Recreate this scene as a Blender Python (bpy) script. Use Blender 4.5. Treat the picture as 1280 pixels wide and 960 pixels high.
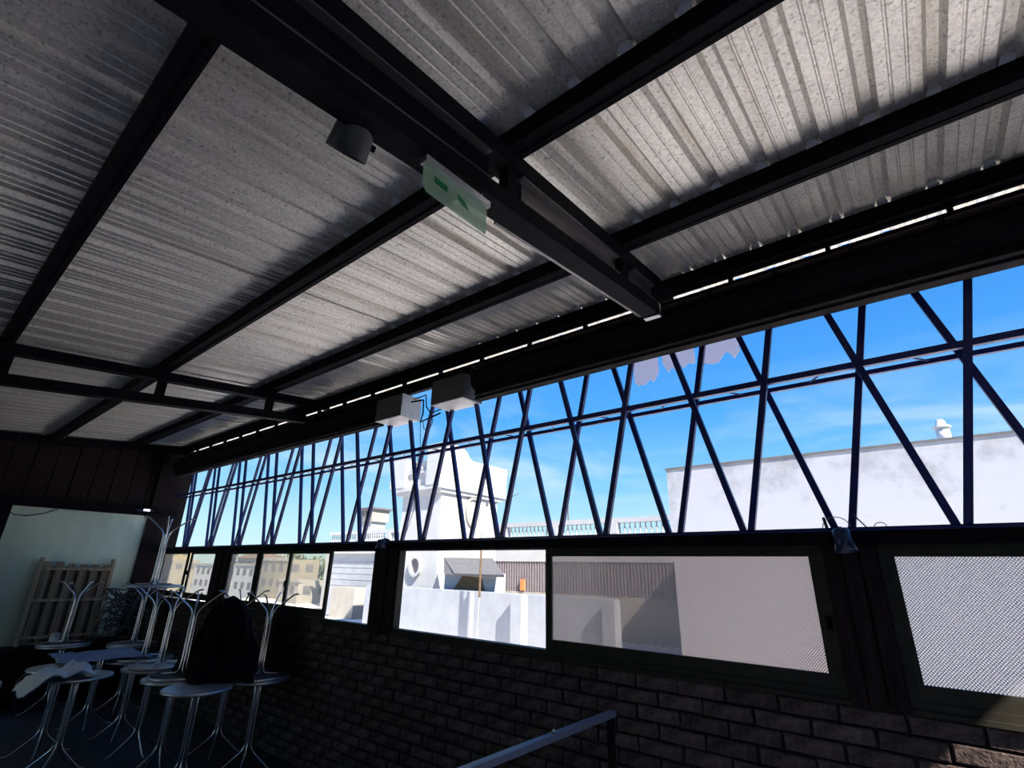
import bpy, bmesh, math, random
from mathutils import Vector, Matrix, noise
random.seed(7)
sc = bpy.context.scene
for o in list(bpy.data.objects):
    bpy.data.objects.remove(o)
COL = sc.collection

# ------------------------------------------------------------------ camera
CAM = Vector((0.0, 0.0, 1.75))
ROT = Matrix(((0.77385222, 0.20662309, 0.59871499),
              (0.63300351, -0.28429513, -0.72005752),
              (0.02143124, 0.9362068, -0.35079556)))
FPX = 622.0
cd = bpy.data.cameras.new('camera')
cam = bpy.data.objects.new('camera', cd)
COL.objects.link(cam)
cam.matrix_world = Matrix.Translation(CAM) @ ROT.to_4x4()
cd.sensor_width = 36.0
cd.lens = 36.0 * FPX / 1280.0
cd.clip_start = 0.02
cd.clip_end = 900
sc.camera = cam

# ------------------------------------------------------------------ world
SKY = 0.50
w = bpy.data.worlds.new('sky')
sc.world = w
w.use_nodes = True
nt = w.node_tree
nt.nodes.clear()
def wn(t): return nt.nodes.new(t)
tc = wn('ShaderNodeTexCoord')
sep = wn('ShaderNodeSeparateXYZ'); nt.links.new(tc.outputs['Generated'], sep.inputs[0])
ramp = wn('ShaderNodeValToRGB')
cr = ramp.color_ramp
stops = [(0.0, (.42, .50, .55)), (.495, (.55, .68, .78)), (.5, (.72, .97, 1.0)), (.53, (.58, .92, 1.0)), (.575, (.28, .68, 1.0)),
         (.64, (.10, .45, 1.0)), (.75, (.05, .29, .86)), (1.0, (.03, .16, .60))]
while len(cr.elements) < len(stops): cr.elements.new(.5)
for e, (p, c) in zip(cr.elements, stops):
    e.position = p; e.color = (*c, 1)
mr = wn('ShaderNodeMapRange'); mr.inputs['From Min'].default_value = -1; mr.inputs['From Max'].default_value = 1
nt.links.new(sep.outputs['Z'], mr.inputs['Value'])
nt.links.new(mr.outputs[0], ramp.inputs[0])
# thin stretched clouds, fading in towards the horizon
mp = wn('ShaderNodeMapping'); mp.inputs['Scale'].default_value = (1.0, 1.0, 4.5); mp.inputs['Location'].default_value = (.35, .1, .2)
nt.links.new(tc.outputs['Generated'], mp.inputs[0])
nz = wn('ShaderNodeTexNoise'); nz.inputs['Scale'].default_value = 2.6; nz.inputs['Detail'].default_value = 7; nz.inputs['Roughness'].default_value = .55
nz.inputs['Distortion'].default_value = .6
nt.links.new(mp.outputs[0], nz.inputs['Vector'])
cm = wn('ShaderNodeMapRange'); cm.inputs['From Min'].default_value = .42; cm.inputs['From Max'].default_value = .66
cm.inputs['To Max'].default_value = .9
band = wn('ShaderNodeValToRGB'); be = band.color_ramp.elements
be[0].position = .53; be[0].color = (.25, .25, .25, 1); be[1].position = .68; be[1].color = (0, 0, 0, 1)
bx_ = be.new(.59); bx_.color = (1, 1, 1, 1)
nt.links.new(mr.outputs[0], band.inputs[0])
cmul = wn('ShaderNodeMath'); cmul.operation = 'MULTIPLY'
nt.links.new(nz.outputs['Fac'], cm.inputs['Value'])
mixc = wn('ShaderNodeMix'); mixc.data_type = 'RGBA'
nt.links.new(cm.outputs[0], cmul.inputs[0]); nt.links.new(band.outputs[0], cmul.inputs[1])
nt.links.new(cmul.outputs[0], mixc.inputs['Factor'])
nt.links.new(ramp.outputs[0], mixc.inputs[6]); mixc.inputs[7].default_value = (.72, .92, 1.0, 1)
bg = wn('ShaderNodeBackground'); bg.inputs['Strength'].default_value = SKY
nt.links.new(mixc.outputs[2], bg.inputs['Color'])
wo = wn('ShaderNodeOutputWorld'); nt.links.new(bg.outputs[0], wo.inputs[0])

# ------------------------------------------------------------------ sun
SUN_DIR = Vector((.65, -.25, .65)).normalized()      # towards the sun
sl = bpy.data.lights.new('sun', 'SUN'); sl.energy = 6.0; sl.angle = .0093; sl.color = (1.0, .94, .85)
so = bpy.data.objects.new('sun', sl); COL.objects.link(so)
so.rotation_euler = SUN_DIR.to_track_quat('Z', 'Y').to_euler(); so.location = (8, -6, 12)

sc.view_settings.view_transform = 'Standard'
sc.view_settings.look = 'None'
sc.view_settings.gamma = 1.0
sc.view_settings.use_curve_mapping = False
sc.view_settings.exposure = 1.15
sc.cycles.use_denoising = True
sc.cycles.max_bounces = 10
sc.cycles.diffuse_bounces = 5
sc.cycles.glossy_bounces = 4
sc.cycles.transparent_max_bounces = 24
sc.cycles.sample_clamp_indirect = 6.0
sc.cycles.caustics_reflective = False
sc.cycles.caustics_refractive = False

# ------------------------------------------------------------------ materials
def mat(name, col, rough=.6, metal=0.0, spec=.5, var=.0, scale=8.0, bump=0.0, bscale=40.0, stretch=(1, 1, 1), col2=None, rnd=0.0, sheen=0):
    m = bpy.data.materials.new(name); m.use_nodes = True
    n = m.node_tree; b = n.nodes['Principled BSDF']
    b.inputs['Base Color'].default_value = (*col, 1)
    b.inputs['Roughness'].default_value = rough
    b.inputs['Metallic'].default_value = metal
    b.inputs['Specular IOR Level'].default_value = spec
    t = n.nodes.new('ShaderNodeTexCoord')
    mpn = n.nodes.new('ShaderNodeMapping'); mpn.inputs['Scale'].default_value = stretch
    n.links.new(t.outputs['Object'], mpn.inputs[0])
    if var > 0 or col2:
        z = n.nodes.new('ShaderNodeTexNoise'); z.inputs['Scale'].default_value = scale; z.inputs['Detail'].default_value = 6
        z.inputs['Roughness'].default_value = .6
        n.links.new(mpn.outputs[0], z.inputs['Vector'])
        r = n.nodes.new('ShaderNodeValToRGB')
        c2 = col2 if col2 else tuple(c * (1 - var) for c in col)
        c1 = tuple(min(1, c * (1 + var * .5)) for c in col)
        r.color_ramp.elements[0].position = .35; r.color_ramp.elements[0].color = (*c2, 1)
        r.color_ramp.elements[1].position = .65; r.color_ramp.elements[1].color = (*c1, 1)
        n.links.new(z.outputs['Fac'], r.inputs[0])
        out = r.outputs[0]
        if rnd > 0:
            oi = n.nodes.new('ShaderNodeObjectInfo')
            hs = n.nodes.new('ShaderNodeHueSaturation')
            ma = n.nodes.new('ShaderNodeMath'); ma.operation = 'MULTIPLY_ADD'
            ma.inputs[1].default_value = rnd; ma.inputs[2].default_value = 1 - rnd / 2
            n.links.new(oi.outputs['Random'], ma.inputs[0]); n.links.new(ma.outputs[0], hs.inputs['Value'])
            n.links.new(out, hs.inputs['Color']); out = hs.outputs[0]
        n.links.new(out, b.inputs['Base Color'])
    if bump > 0:
        z2 = n.nodes.new('ShaderNodeTexNoise'); z2.inputs['Scale'].default_value = bscale; z2.inputs['Detail'].default_value = 5
        n.links.new(mpn.outputs[0], z2.inputs['Vector'])
        bp = n.nodes.new('ShaderNodeBump'); bp.inputs['Strength'].default_value = bump; bp.inputs['Distance'].default_value = .01
        n.links.new(z2.outputs['Fac'], bp.inputs['Height']); n.links.new(bp.outputs[0], b.inputs['Normal'])
    return m

M = {}
M['steel'] = mat('black_painted_steel', (.010, .009, .011), .65, 0, .06, .4, 20, .15, 90)
M['steel_gloss'] = mat('sheen_black_steel', (.13, .12, .125), .30, .6, .5, .2, 14, .1, 60, (6, .6, 6))  # base lightened: reflections on the steel put into the colour
M['navy'] = mat('sky_tinted_tube', (.022, .030, .17), .35, 0, .45, .3, 12)  # blue of the sky reflection put into the base colour
M['wood_dark'] = mat('dark_stained_wood', (.022, .013, .012), .7, 0, .15, .5, 6, .3, 30, (8, 8, .7))
M['olive'] = mat('dark_bronze_frame', (.040, .036, .026), .6, 0, .15, .3, 10)
M['brick'] = mat('brown_brick', (.125, .092, .085), .95, 0, .05, .5, 22, .9, 60, rnd=.45)
M['mortar'] = mat('grey_mortar', (.04, .035, .035), .95, 0, .1, .4, 20, .6, 80)
M['plaster_teal'] = mat('pale_teal_plaster', (.76, .90, .76), .85, 0, .2, .14, 2.0, .15, 20, (1, 1, .4))
M['plaster_white'] = mat('white_plaster', (.70, .69, .66), .9, 0, .2, .1, 3, .2, 25)
M['floor'] = mat('dark_floor', (.075, .085, .12), .55, 0, .4, .25, 3, .1, 30)
M['terrace'] = mat('terrace_tile', (.06, .055, .05), .7, 0, .3, .15, 3)
M['chrome'] = mat('chrome_tube', (.75, .77, .80), .16, 1.0, .5)
M['tabletop'] = mat('dark_laminate', (.022, .024, .030), .5, 0, .25, .3, 12)
M['tabletop_grey'] = mat('grey_laminate', (.13, .15, .17), .5, 0, .3, .2, 12)
M['rim'] = mat('aluminium_rim', (.62, .64, .66), .4, .9, .5)
M['cloth_white'] = mat('white_cloth', (.92, .94, .97), .9, 0, .1, .1, 6)
M['cloth_blue'] = mat('pale_blue_plastic_sheet', (.30, .40, .58), .5, 0, .3, .2, 5)
M['cloth_black'] = mat('black_cloth', (.010, .006, .008), .95, 0, .1, .3, 6)
M['pallet'] = mat('weathered_pine', (.50, .40, .27), .8, 0, .2, .35, 5, .3, 30, (6, 6, .6))
M['pallet_mid'] = mat('brown_weathered_pine', (.34, .26, .18), .8, 0, .2, .35, 5, .3, 30, (6, 6, .6))
M['pallet_dark'] = mat('dark_weathered_pine', (.20, .155, .12), .85, 0, .2, .35, 5, .3, 30, (6, 6, .6))
M['lamp_black'] = mat('black_lamp_enamel', (.045, .048, .05), .55, 0, .4)
M['lamp_blue'] = mat('blue_black_enamel', (.02, .035, .09), .3, 0, .5)
M['box_grey'] = mat('grey_gearbox_sheet', (.13, .12, .11), .5, 0, .4, .2, 10)
M['box_pale'] = mat('pale_sheet_metal', (.78, .76, .74), .5, .1, .4, .1, 10)
M['curtain'] = mat('black_rolled_canvas', (.020, .015, .015), .8, 0, .1, .4, 8, .3, 30, (.5, 6, 6))
M['ledge'] = mat('brown_painted_ledge', (.10, .065, .05), .6, 0, .3, .3, 6)
M['wire'] = mat('black_cable', (.01, .01, .012), .5)
M['blue_white'] = mat('blue_white_render', (.35, .37, .40), .9, 0, .1, .08, 2)
M['ext_white'] = mat('bright_white_render', (.50, .50, .50), .9, 0, .1, .06, 2)
M['roof_grey'] = mat('grey_fibre_sheet', (.15, .145, .15), .85, 0, .2, .15, 8)
M['brown_board'] = mat('brown_board', (.15, .10, .06), .8, 0, .2, .3, 6)
M['slat'] = mat('lilac_grey_slat', (.26, .225, .235), .8, 0, .2, .15, 6)
M['dark_glass'] = mat('dark_window_glass', (.03, .035, .045), .12)
M['tan'] = mat('tan_render', (.29, .26, .20), .9, 0, .1, .12, 2)
M['cream'] = mat('cream_render', (.36, .34, .30), .9, 0, .1, .1, 2)
M['yellow'] = mat('yellow_render', (.34, .28, .15), .9, 0, .1, .1, 2)
M['pinkish'] = mat('pink_render', (.70, .48, .48), .9, 0, .1, .1, 2)
M['tile_roof'] = mat('clay_roof', (.17, .12, .09), .85, 0, .1, .2, 12)
M['leaf'] = mat('leaf_green', (.12, .16, .06), .7, 0, .2, .4, 3)
M['bark'] = mat('bark', (.12, .09, .06), .9, 0, .1, .3, 10)
M['asphalt'] = mat('grey_ground', (.30, .30, .30), .95, 0, .1, .2, .5)
M['white_roof'] = mat('white_roof_sheet', (.92, .86, .80), .7, 0, .2, .03, 1)
M['rib_light'] = mat('white_rib_light', (.90, .90, .92), .6, 0, .3)  # white that stands in for light coming through the rib gaps
M['bucket'] = mat('grey_plastic', (.16, .18, .24), .5)
M['orange'] = mat('orange_plastic', (.75, .22, .07), .6)
M['rust'] = mat('brown_primer_tube', (.22, .10, .07), .6)

def sheet_material():
    m = bpy.data.materials.new('galvanised_roof_sheet'); m.use_nodes = True
    n = m.node_tree; b = n.nodes['Principled BSDF']
    b.inputs['Metallic'].default_value = .40; b.inputs['Roughness'].default_value = .38
    t = n.nodes.new('ShaderNodeTexCoord')
    # spangle speckle
    v = n.nodes.new('ShaderNodeTexVoronoi'); v.inputs['Scale'].default_value = 110
    n.links.new(t.outputs['Object'], v.inputs['Vector'])
    # large stain patches stretched along the ribs
    mp1 = n.nodes.new('ShaderNodeMapping'); mp1.inputs['Scale'].default_value = (5.0, .55, 1)
    n.links.new(t.outputs['Object'], mp1.inputs[0])
    z = n.nodes.new('ShaderNodeTexNoise'); z.inputs['Scale'].default_value = 1.4; z.inputs['Detail'].default_value = 8; z.inputs['Roughness'].default_value = .65
    n.links.new(mp1.outputs[0], z.inputs['Vector'])
    r = n.nodes.new('ShaderNodeValToRGB')
    e = r.color_ramp.elements
    e[0].position = .28; e[0].color = (.58, .49, .37, 1)
    e[1].position = .62; e[1].color = (.92, .87, .79, 1)
    x = r.color_ramp.elements.new(.45); x.color = (.80, .76, .69, 1)
    n.links.new(z.outputs['Fac'], r.inputs[0])
    r2 = n.nodes.new('ShaderNodeMapRange'); r2.inputs['From Max'].default_value = 1; r2.inputs['To Min'].default_value = .80; r2.inputs['To Max'].default_value = 1.12
    n.links.new(v.outputs['Color'], r2.inputs['Value'])
    # corrosion specks
    z3 = n.nodes.new('ShaderNodeTexNoise'); z3.inputs['Scale'].default_value = 60; z3.inputs['Detail'].default_value = 3
    n.links.new(t.outputs['Object'], z3.inputs['Vector'])
    r3 = n.nodes.new('ShaderNodeMapRange'); r3.inputs['From Min'].default_value = .30; r3.inputs['From Max'].default_value = .42
    r3.inputs['To Min'].default_value = .55
    n.links.new(z3.outputs['Fac'], r3.inputs['Value'])
    mu = n.nodes.new('ShaderNodeMath'); mu.operation = 'MULTIPLY'
    n.links.new(r2.outputs[0], mu.inputs[0]); n.links.new(r3.outputs[0], mu.inputs[1])
    vm = n.nodes.new('ShaderNodeVectorMath'); vm.operation = 'SCALE'
    n.links.new(r.outputs[0], vm.inputs[0]); n.links.new(mu.outputs[0], vm.inputs['Scale'])
    n.links.new(vm.outputs[0], b.inputs['Base Color'])
    return m
M['sheet'] = sheet_material()

def film_material(name, tint, haze, pattern=None, holecol=(.3, .3, .3)):
    """clear plastic or glass: transparent with a little diffuse haze; an optional staggered dot screen"""
    m = bpy.data.materials.new(name); m.use_nodes = True
    n = m.node_tree; n.nodes.clear()
    out = n.nodes.new('ShaderNodeOutputMaterial')
    tr = n.nodes.new('ShaderNodeBsdfTransparent'); tr.inputs[0].default_value = (*tint, 1)
    df = n.nodes.new('ShaderNodeBsdfDiffuse'); df.inputs[0].default_value = (*holecol, 1)
    tl = n.nodes.new('ShaderNodeBsdfTranslucent'); tl.inputs[0].default_value = (*holecol, 1)
    add = n.nodes.new('ShaderNodeMixShader'); add.inputs[0].default_value = .5
    n.links.new(df.outputs[0], add.inputs[1]); n.links.new(tl.outputs[0], add.inputs[2])
    mx = n.nodes.new('ShaderNodeMixShader')
    n.links.new(tr.outputs[0], mx.inputs[1]); n.links.new(add.outputs[0], mx.inputs[2])
    mx.inputs[0].default_value = haze
    if pattern:
        t = n.nodes.new('ShaderNodeTexCoord'); s = n.nodes.new('ShaderNodeSeparateXYZ')
        n.links.new(t.outputs['Object'], s.inputs[0])
        def math_(op, a, b=None):
            q = n.nodes.new('ShaderNodeMath'); q.operation = op
            for i, v in enumerate((a, b)):
                if v is None: continue
                if isinstance(v, (int, float)): q.inputs[i].default_value = v
                else: n.links.new(v, q.inputs[i])
            return q.outputs[0]
        kx = math.pi / pattern
        a = math_('SINE', math_('MULTIPLY', s.outputs['X'], kx))
        c = math_('SINE', math_('MULTIPLY', s.outputs['Z'], kx * .95))
        p = math_('MULTIPLY', a, c)                      # checker of sine bumps = staggered holes
        g = math_('GREATER_THAN', p, .12)
        g = math_('MULTIPLY', g, -.66)
        hz = math_('ADD', g, .74)
        n.links.new(hz, mx.inputs[0])
    gl = n.nodes.new('ShaderNodeBsdfGlossy'); gl.inputs['Roughness'].default_value = .08
    mg = n.nodes.new('ShaderNodeMixShader'); mg.inputs[0].default_value = .03
    n.links.new(mx.outputs[0], mg.inputs[1]); n.links.new(gl.outputs[0], mg.inputs[2])
    n.links.new(mg.outputs[0], out.inputs[0])
    return m
M['film_clear'] = film_material('clear_plastic_film', (.97, .98, 1.0), .0)
M['film_white'] = film_material('torn_white_film', (.95, .93, .97), .6, holecol=(.95, .90, .94))
M['screen'] = film_material('perforated_screen_film', (.86, .82, .80), .3, pattern=.0062, holecol=(.34, .31, .29))
M['screen_right'] = film_material('perforated_screen_film_pale', (.86, .86, .88), .3, pattern=.0062, holecol=(.45, .45, .46))
M['glass_tan'] = film_material('tan_tinted_glass', (.98, .96, .90), .22, holecol=(.85, .82, .76))
M['acrylic'] = film_material('green_tinted_acrylic', (.84, .94, .86), .55, holecol=(.55, .72, .58))
M['acrylic_green'] = film_material('green_arrow_print', (.30, .70, .42), .5, holecol=(.12, .50, .25))

def emis(name, col, s):
    m = bpy.data.materials.new(name); m.use_nodes = True
    b = m.node_tree.nodes['Principled BSDF']
    b.inputs['Emission Color'].default_value = (*col, 1); b.inputs['Emission Strength'].default_value = s
    return m
M['lamp_highlight'] = emis('lamp_highlight', (.75, .85, 1), 2.0)

# ------------------------------------------------------------------ mesh helpers
class MB:
    def __init__(s): s.v = []; s.f = []; s.sm = []
    def add(s, vs, fs, smooth=False):
        n = len(s.v); s.v += [tuple(v) for v in vs]
        for f in fs: s.f.append(tuple(i + n for i in f)); s.sm.append(smooth)
        return s
    def box(s, x0, x1, y0, y1, z0, z1):
        return s.add([(x0, y0, z0), (x1, y0, z0), (x1, y1, z0), (x0, y1, z0), (x0, y0, z1), (x1, y0, z1), (x1, y1, z1), (x0, y1, z1)],
                     [(0, 3, 2, 1), (4, 5, 6, 7), (0, 1, 5, 4), (1, 2, 6, 5), (2, 3, 7, 6), (3, 0, 4, 7)])
    def bar(s, a, b, wd, ht, up=(0, 0, 1)):
        """rectangular bar from a to b"""
        a = Vector(a); b = Vector(b); d = (b - a).normalized(); u = Vector(up)
        if abs(d.dot(u)) > .98: u = Vector((0, 1, 0))
        sx = d.cross(u).normalized(); u = sx.cross(d).normalized()
        vs = []
        for p in (a, b):
            for i, j in ((-1, -1), (1, -1), (1, 1), (-1, 1)): vs.append(p + sx * (i * wd / 2) + u * (j * ht / 2))
        return s.add(vs, [(0, 1, 2, 3), (7, 6, 5, 4), (0, 4, 5, 1), (1, 5, 6, 2), (2, 6, 7, 3), (3, 7, 4, 0)])
    def tube(s, pts, r, n=8, caps=True):
        pts = [Vector(p) for p in pts]; rr = r if isinstance(r, (list, tuple)) else [r] * len(pts)
        rings = []; prev = None
        for i, p in enumerate(pts):
            d = ((pts[min(i + 1, len(pts) - 1)] - p).normalized() + (p - pts[max(i - 1, 0)]).normalized())
            d = d.normalized() if d.length > 1e-6 else (pts[-1] - pts[0]).normalized()
            if prev is None:
                u = Vector((0, 0, 1)) if abs(d.z) < .9 else Vector((1, 0, 0))
            else: u = prev
            x = d.cross(u).normalized(); u = x.cross(d).normalized(); prev = u
            rings.append([p + (x * math.cos(2 * math.pi * k / n) + u * math.sin(2 * math.pi * k / n)) * rr[i] for k in range(n)])
        vs = [v for ring in rings for v in ring]; fs = []
        for i in range(len(pts) - 1):
            for k in range(n):
                fs.append((i * n + k, i * n + (k + 1) % n, (i + 1) * n + (k + 1) % n, (i + 1) * n + k))
        s.add(vs, fs, True)
        if caps:
            s.add(rings[0], [tuple(range(n))[::-1]]); s.add(rings[-1], [tuple(range(n))])
        return s
    def lathe(s, prof, n=16, c=(0, 0, 0), mtx=None):
        vs = []; fs = []; c = Vector(c)
        for r, z in prof:
            for k in range(n):
                a = 2 * math.pi * k / n; p = Vector((r * math.cos(a), r * math.sin(a), z))
                if mtx: p = mtx @ p
                vs.append(p + c)
        for i in range(len(prof) - 1):
            for k in range(n):
                fs.append((i * n + k, i * n + (k + 1) % n, (i + 1) * n + (k + 1) % n, (i + 1) * n + k))
        s.add(vs, fs, True)
        for i, fl in ((0, True), (len(prof) - 1, False)):
            if prof[i][0] > 1e-4:
                ring = vs[i * n:(i + 1) * n]; s.add(ring, [tuple(range(n))[::-1] if fl else tuple(range(n))])
        return s
    def prism(s, poly, axis, a0, a1):
        """extrude a 2D polygon along x (poly=(y,z)), y (poly=(x,z)) or z (poly=(x,y))"""
        def P(p, a): return {'x': (a, p[0], p[1]), 'y': (p[0], a, p[1]), 'z': (p[0], p[1], a)}[axis]
        n = len(poly); vs = [P(p, a0) for p in poly] + [P(p, a1) for p in poly]
        fs = [tuple(range(n)), tuple(range(n, 2 * n))[::-1]] + [(i, i + n, (i + 1) % n + n, (i + 1) % n) for i in range(n)]
        return s.add(vs, fs)
    def mesh(s, name, m):
        me = bpy.data.meshes.new(name); me.from_pydata(s.v, [], s.f)
        me.polygons.foreach_set('use_smooth', s.sm)
        me.materials.append(M[m] if isinstance(m, str) else m)
        bm = bmesh.new(); bm.from_mesh(me); bmesh.ops.recalc_face_normals(bm, faces=bm.faces); bm.to_mesh(me); bm.free()
        me.update(); return me
    def build(s, name, m, parent=None, loc=None):
        return link(name, s.mesh(name, m), parent, loc)

def link(name, me, parent=None, loc=None, rot=None, scale=None):
    o = bpy.data.objects.new(name, me); COL.objects.link(o)
    if parent: o.parent = parent
    if loc: o.location = loc
    if rot: o.rotation_euler = rot
    if scale: o.scale = scale
    return o
def tag(o, label=None, cat=None, group=None, kind=None):
    if label: o['label'] = label
    if cat: o['category'] = cat
    if group: o['group'] = group
    if kind: o['kind'] = kind
    return o
def empty(name, loc=(0, 0, 0), rot=None):
    return link(name, None, None, loc, rot)
def struct(o, label, cat='structure'):
    return tag(o, label, cat, kind='structure')

S = .09                                  # roof slope, rising towards the window wall
def rz(y): return 3.66 + S * (y - 3.0)   # underside of the roof sheets
X0, X1 = -9.9, 2.35                      # gable wall, open right-hand end of the roof
YB = -5.0

# ------------------------------------------------------------------ floor and walls
struct(MB().box(X0 - .2, 3.2, YB - .2, 3.25, -.12, 0).build('floor', 'floor'), 'dark tiled floor under the stacked tables', 'floor')
struct(MB().box(3.2, 12.0, YB - 4, 3.25, -.12, -.01).build('floor', 'terrace'), 'terrace floor beyond the open end of the roof', 'floor')

# brick wall under the windows: mortar core, bricks one by one where they show largest
ZB = 1.215
wall_back = struct(MB().box(X0, 2.6, 3.018, 3.19, 0, ZB - .004).build('wall_back', 'mortar'), 'dark brick wall below the long band of windows', 'wall')
def proj(p):
    c = ROT.transposed() @ (Vector(p) - CAM)
    if c.z > -.05: return None
    return (640 + FPX * c.x / -c.z, 480 - FPX * c.y / -c.z)
brick_meshes = []
for k in range(5):
    b = MB(); r = random.Random(k)
    L, H, D = .118, .0335, .05
    j = lambda a: a * (1 + r.uniform(-.035, .035))
    c = .006
    vs = []
    for (yy, ins) in ((-D * .36, c), (-D * .26, 0), (D, 0)):
        for (sx, sz) in ((-1, -1), (1, -1), (1, 1), (-1, 1)):
            vs.append((sx * (j(L) - ins), yy + r.uniform(-.003, .003), sz * (j(H) - ins)))
    fs = [(0, 1, 2, 3)]
    for q in (0, 4):
        for i in range(4): fs.append((q + i, q + (i + 1) % 4, q + 4 + (i + 1) % 4, q + 4 + i))
    b.add(vs, fs); brick_meshes.append(b.mesh('brick', 'brick'))
CH = .0785; CL = .252
slots = []
row = 0; z = ZB - CH / 2
while z > 0:
    x = X0 + (.06 if row % 2 else .06 + CL / 2)
    while x < 2.5:
        slots.append((x, z)); x += CL
    z -= CH; row += 1
def px_size(x, z):
    a = proj((x - CL / 2, 3, z)); b = proj((x + CL / 2, 3, z))
    if not a or not b: return 0
    if max(a[0], b[0]) < 0 or min(a[0], b[0]) > 1290 or a[1] > 985: return 0
    return abs(b[0] - a[0])
slots.sort(key=lambda s: -px_size(*s))
near, rest = slots[:290], slots[290:]
for i, (x, z) in enumerate(near):
    r = random.Random(i * 13 + 5)
    link('brick', brick_meshes[r.randrange(5)], wall_back, (x + r.uniform(-.004, .004), 3.018 + r.uniform(-.006, .004), z + r.uniform(-.002, .002)),
         (r.uniform(-.02, .02), r.uniform(-.012, .012), r.uniform(-.02, .02)))
b = MB()
for (x, z) in rest:
    r = random.Random(int(x * 997 + z * 3331))
    dy = r.uniform(-.004, .004)
    b.box(x - .117, x + .117, 3.002 + dy, 3.03, z - .033, z + .033)
tag(b.build('brickwork', 'brick', wall_back), 'brick courses further along the wall', kind='stuff')

# gable wall on the left: pale plaster below, dark boards above
wl = struct(MB().box(X0 - .15, X0, YB, 2.74, 0, 2.52).build('wall_left', 'plaster_teal'), 'pale teal plastered end wall behind the slatted panel', 'wall')
b = MB(); y = YB
while y < 3.05:
    y2 = min(y + .245, 3.1)
    o = MB().prism([(y + .006, 2.52), (y2 - .006, 2.52), (y2 - .006, rz(y2) - .01), (y + .006, rz(y) - .01)], 'x', X0 - .1, X0 - .02 + random.uniform(-.012, .012)).build('board', 'wood_dark', wl)
    y = y2
MB().prism([(YB, 2.52), (3.1, 2.52), (3.1, rz(3.1) - .01), (YB, rz(YB) - .01)], 'x', X0 - .14, X0 - .098).build('backing', 'wood_dark', wl)
MB().box(X0 - .1, X0 + .05, YB, 3.1, 2.455, 2.60).build('beam', 'steel', wl)
MB().bar((X0 + .02, YB, rz(YB) - .09), (X0 + .02, 3.05, rz(3.05) - .09), .08, .10).build('rafter', 'steel', wl)
struct(MB().box(X0 - .12, X0 + .04, 2.70, 3.19, 0, 3.6).build('trim_1', 'wood_dark'), 'dark corner post between teal wall and windows', 'post')
struct(MB().box(X0 - .02, X0 + .12, .84, 1.06, 0, 2.46).build('trim_2', 'steel'), 'dark post at the left edge of the teal wall', 'post')
MB().box(-6.4, X1, YB - .2, YB, 0, rz(YB)).box(X0 - .15, -6.4, YB - .2, YB, 2.75, rz(YB)).build('wall_front', 'mortar')  # opening shaped out of view so blue sky light reaches the tables
struct(bpy.data.objects['wall_front'], 'unseen grey wall behind the camera, opening added to let in sky light', 'wall')

struct(MB().box(6.0, 6.2, -9, 3.25, -.12, 4.4).build('wall_sky_block', 'mortar'), 'unseen dark wall added to keep sky light off the bricks', 'wall')  # out of view, added to block sky light on the brick wall

# ------------------------------------------------------------------ ceiling: ribbed sheets on purlins
ceiling = empty('ceiling'); struct(ceiling, 'ribbed galvanised sheet ceiling on black purlins', 'ceiling')
PITCH = .215
prof = [(0, 0), (.038, 0), (.042, .0055), (.048, .0055), (.052, 0), (.092, 0), (.096, .0055), (.102, .0055), (.106, 0), (.143, 0), (.161, .028), (.196, .028), (.215, 0)]
YE = 3.34
def sheet_mesh(nr, y0, y1):
    b = MB(); pts = []
    for k in range(nr):
        pts += [(k * PITCH + x, z) for x, z in prof[:-1]]
    pts.append((nr * PITCH + .01, 0))
    vs = []; fs = []
    for y in (y0, y1):
        for dz in (0, .004):
            vs += [(x, y, z + dz + S * (y - 3)) for x, z in pts]
    n = len(pts)
    for i in range(n - 1):
        fs.append((i, i + 1, 2 * n + i + 1, 2 * n + i))
        fs.append((n + i, 3 * n + i, 3 * n + i + 1, n + i + 1))
        fs.append((i, n + i, n + i + 1, i + 1)); fs.append((2 * n + i, 2 * n + i + 1, 3 * n + i + 1, 3 * n + i))
    b.add(vs, fs); return b.mesh('roof_sheet', 'sheet')
sm_ = sheet_mesh(5, YB, YE)
x = 2.33 - 12 * 5 * PITCH; k = 0
XR0 = x
while x < 2.25:
    link('roof_sheet', sm_, ceiling, (x, 0, 3.66 + (.0045 if k % 2 else 0)))
    x += 5 * PITCH; k += 1
XR1 = x
clip = MB().prism([(-.024, -.003), (.024, -.003), (.015, .022), (-.015, .022)], 'y', -.016, .010).mesh('rib_light_wedge', 'rib_light')  # wedge added where light shows through a rib over the purlin
for y in (.20, 1.24, 2.23, 2.98, -.82, -1.84, -2.86, -3.88, -4.9):
    b = MB()
    zt = rz(y) - .002
    # rectangular tube with a small lip along its foot
    b.box(XR0, 2.28, y - .035, y + .035, zt - .098, zt)
    b.box(XR0, 2.28, y + .020, y + .048, zt - .103, zt - .093)
    pu = b.build('purlin', 'steel', ceiling)
    if y > 1:
        kx = 0 if y > 2 else 26
        while XR0 + kx * PITCH < X1 - .2:
            xx = XR0 + kx * PITCH + .177
            link('rib_light_wedge', clip, pu, (xx, y - .045, rz(y) + .0), (0, 0, random.uniform(-.2, .2)))
            kx += 1

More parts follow.
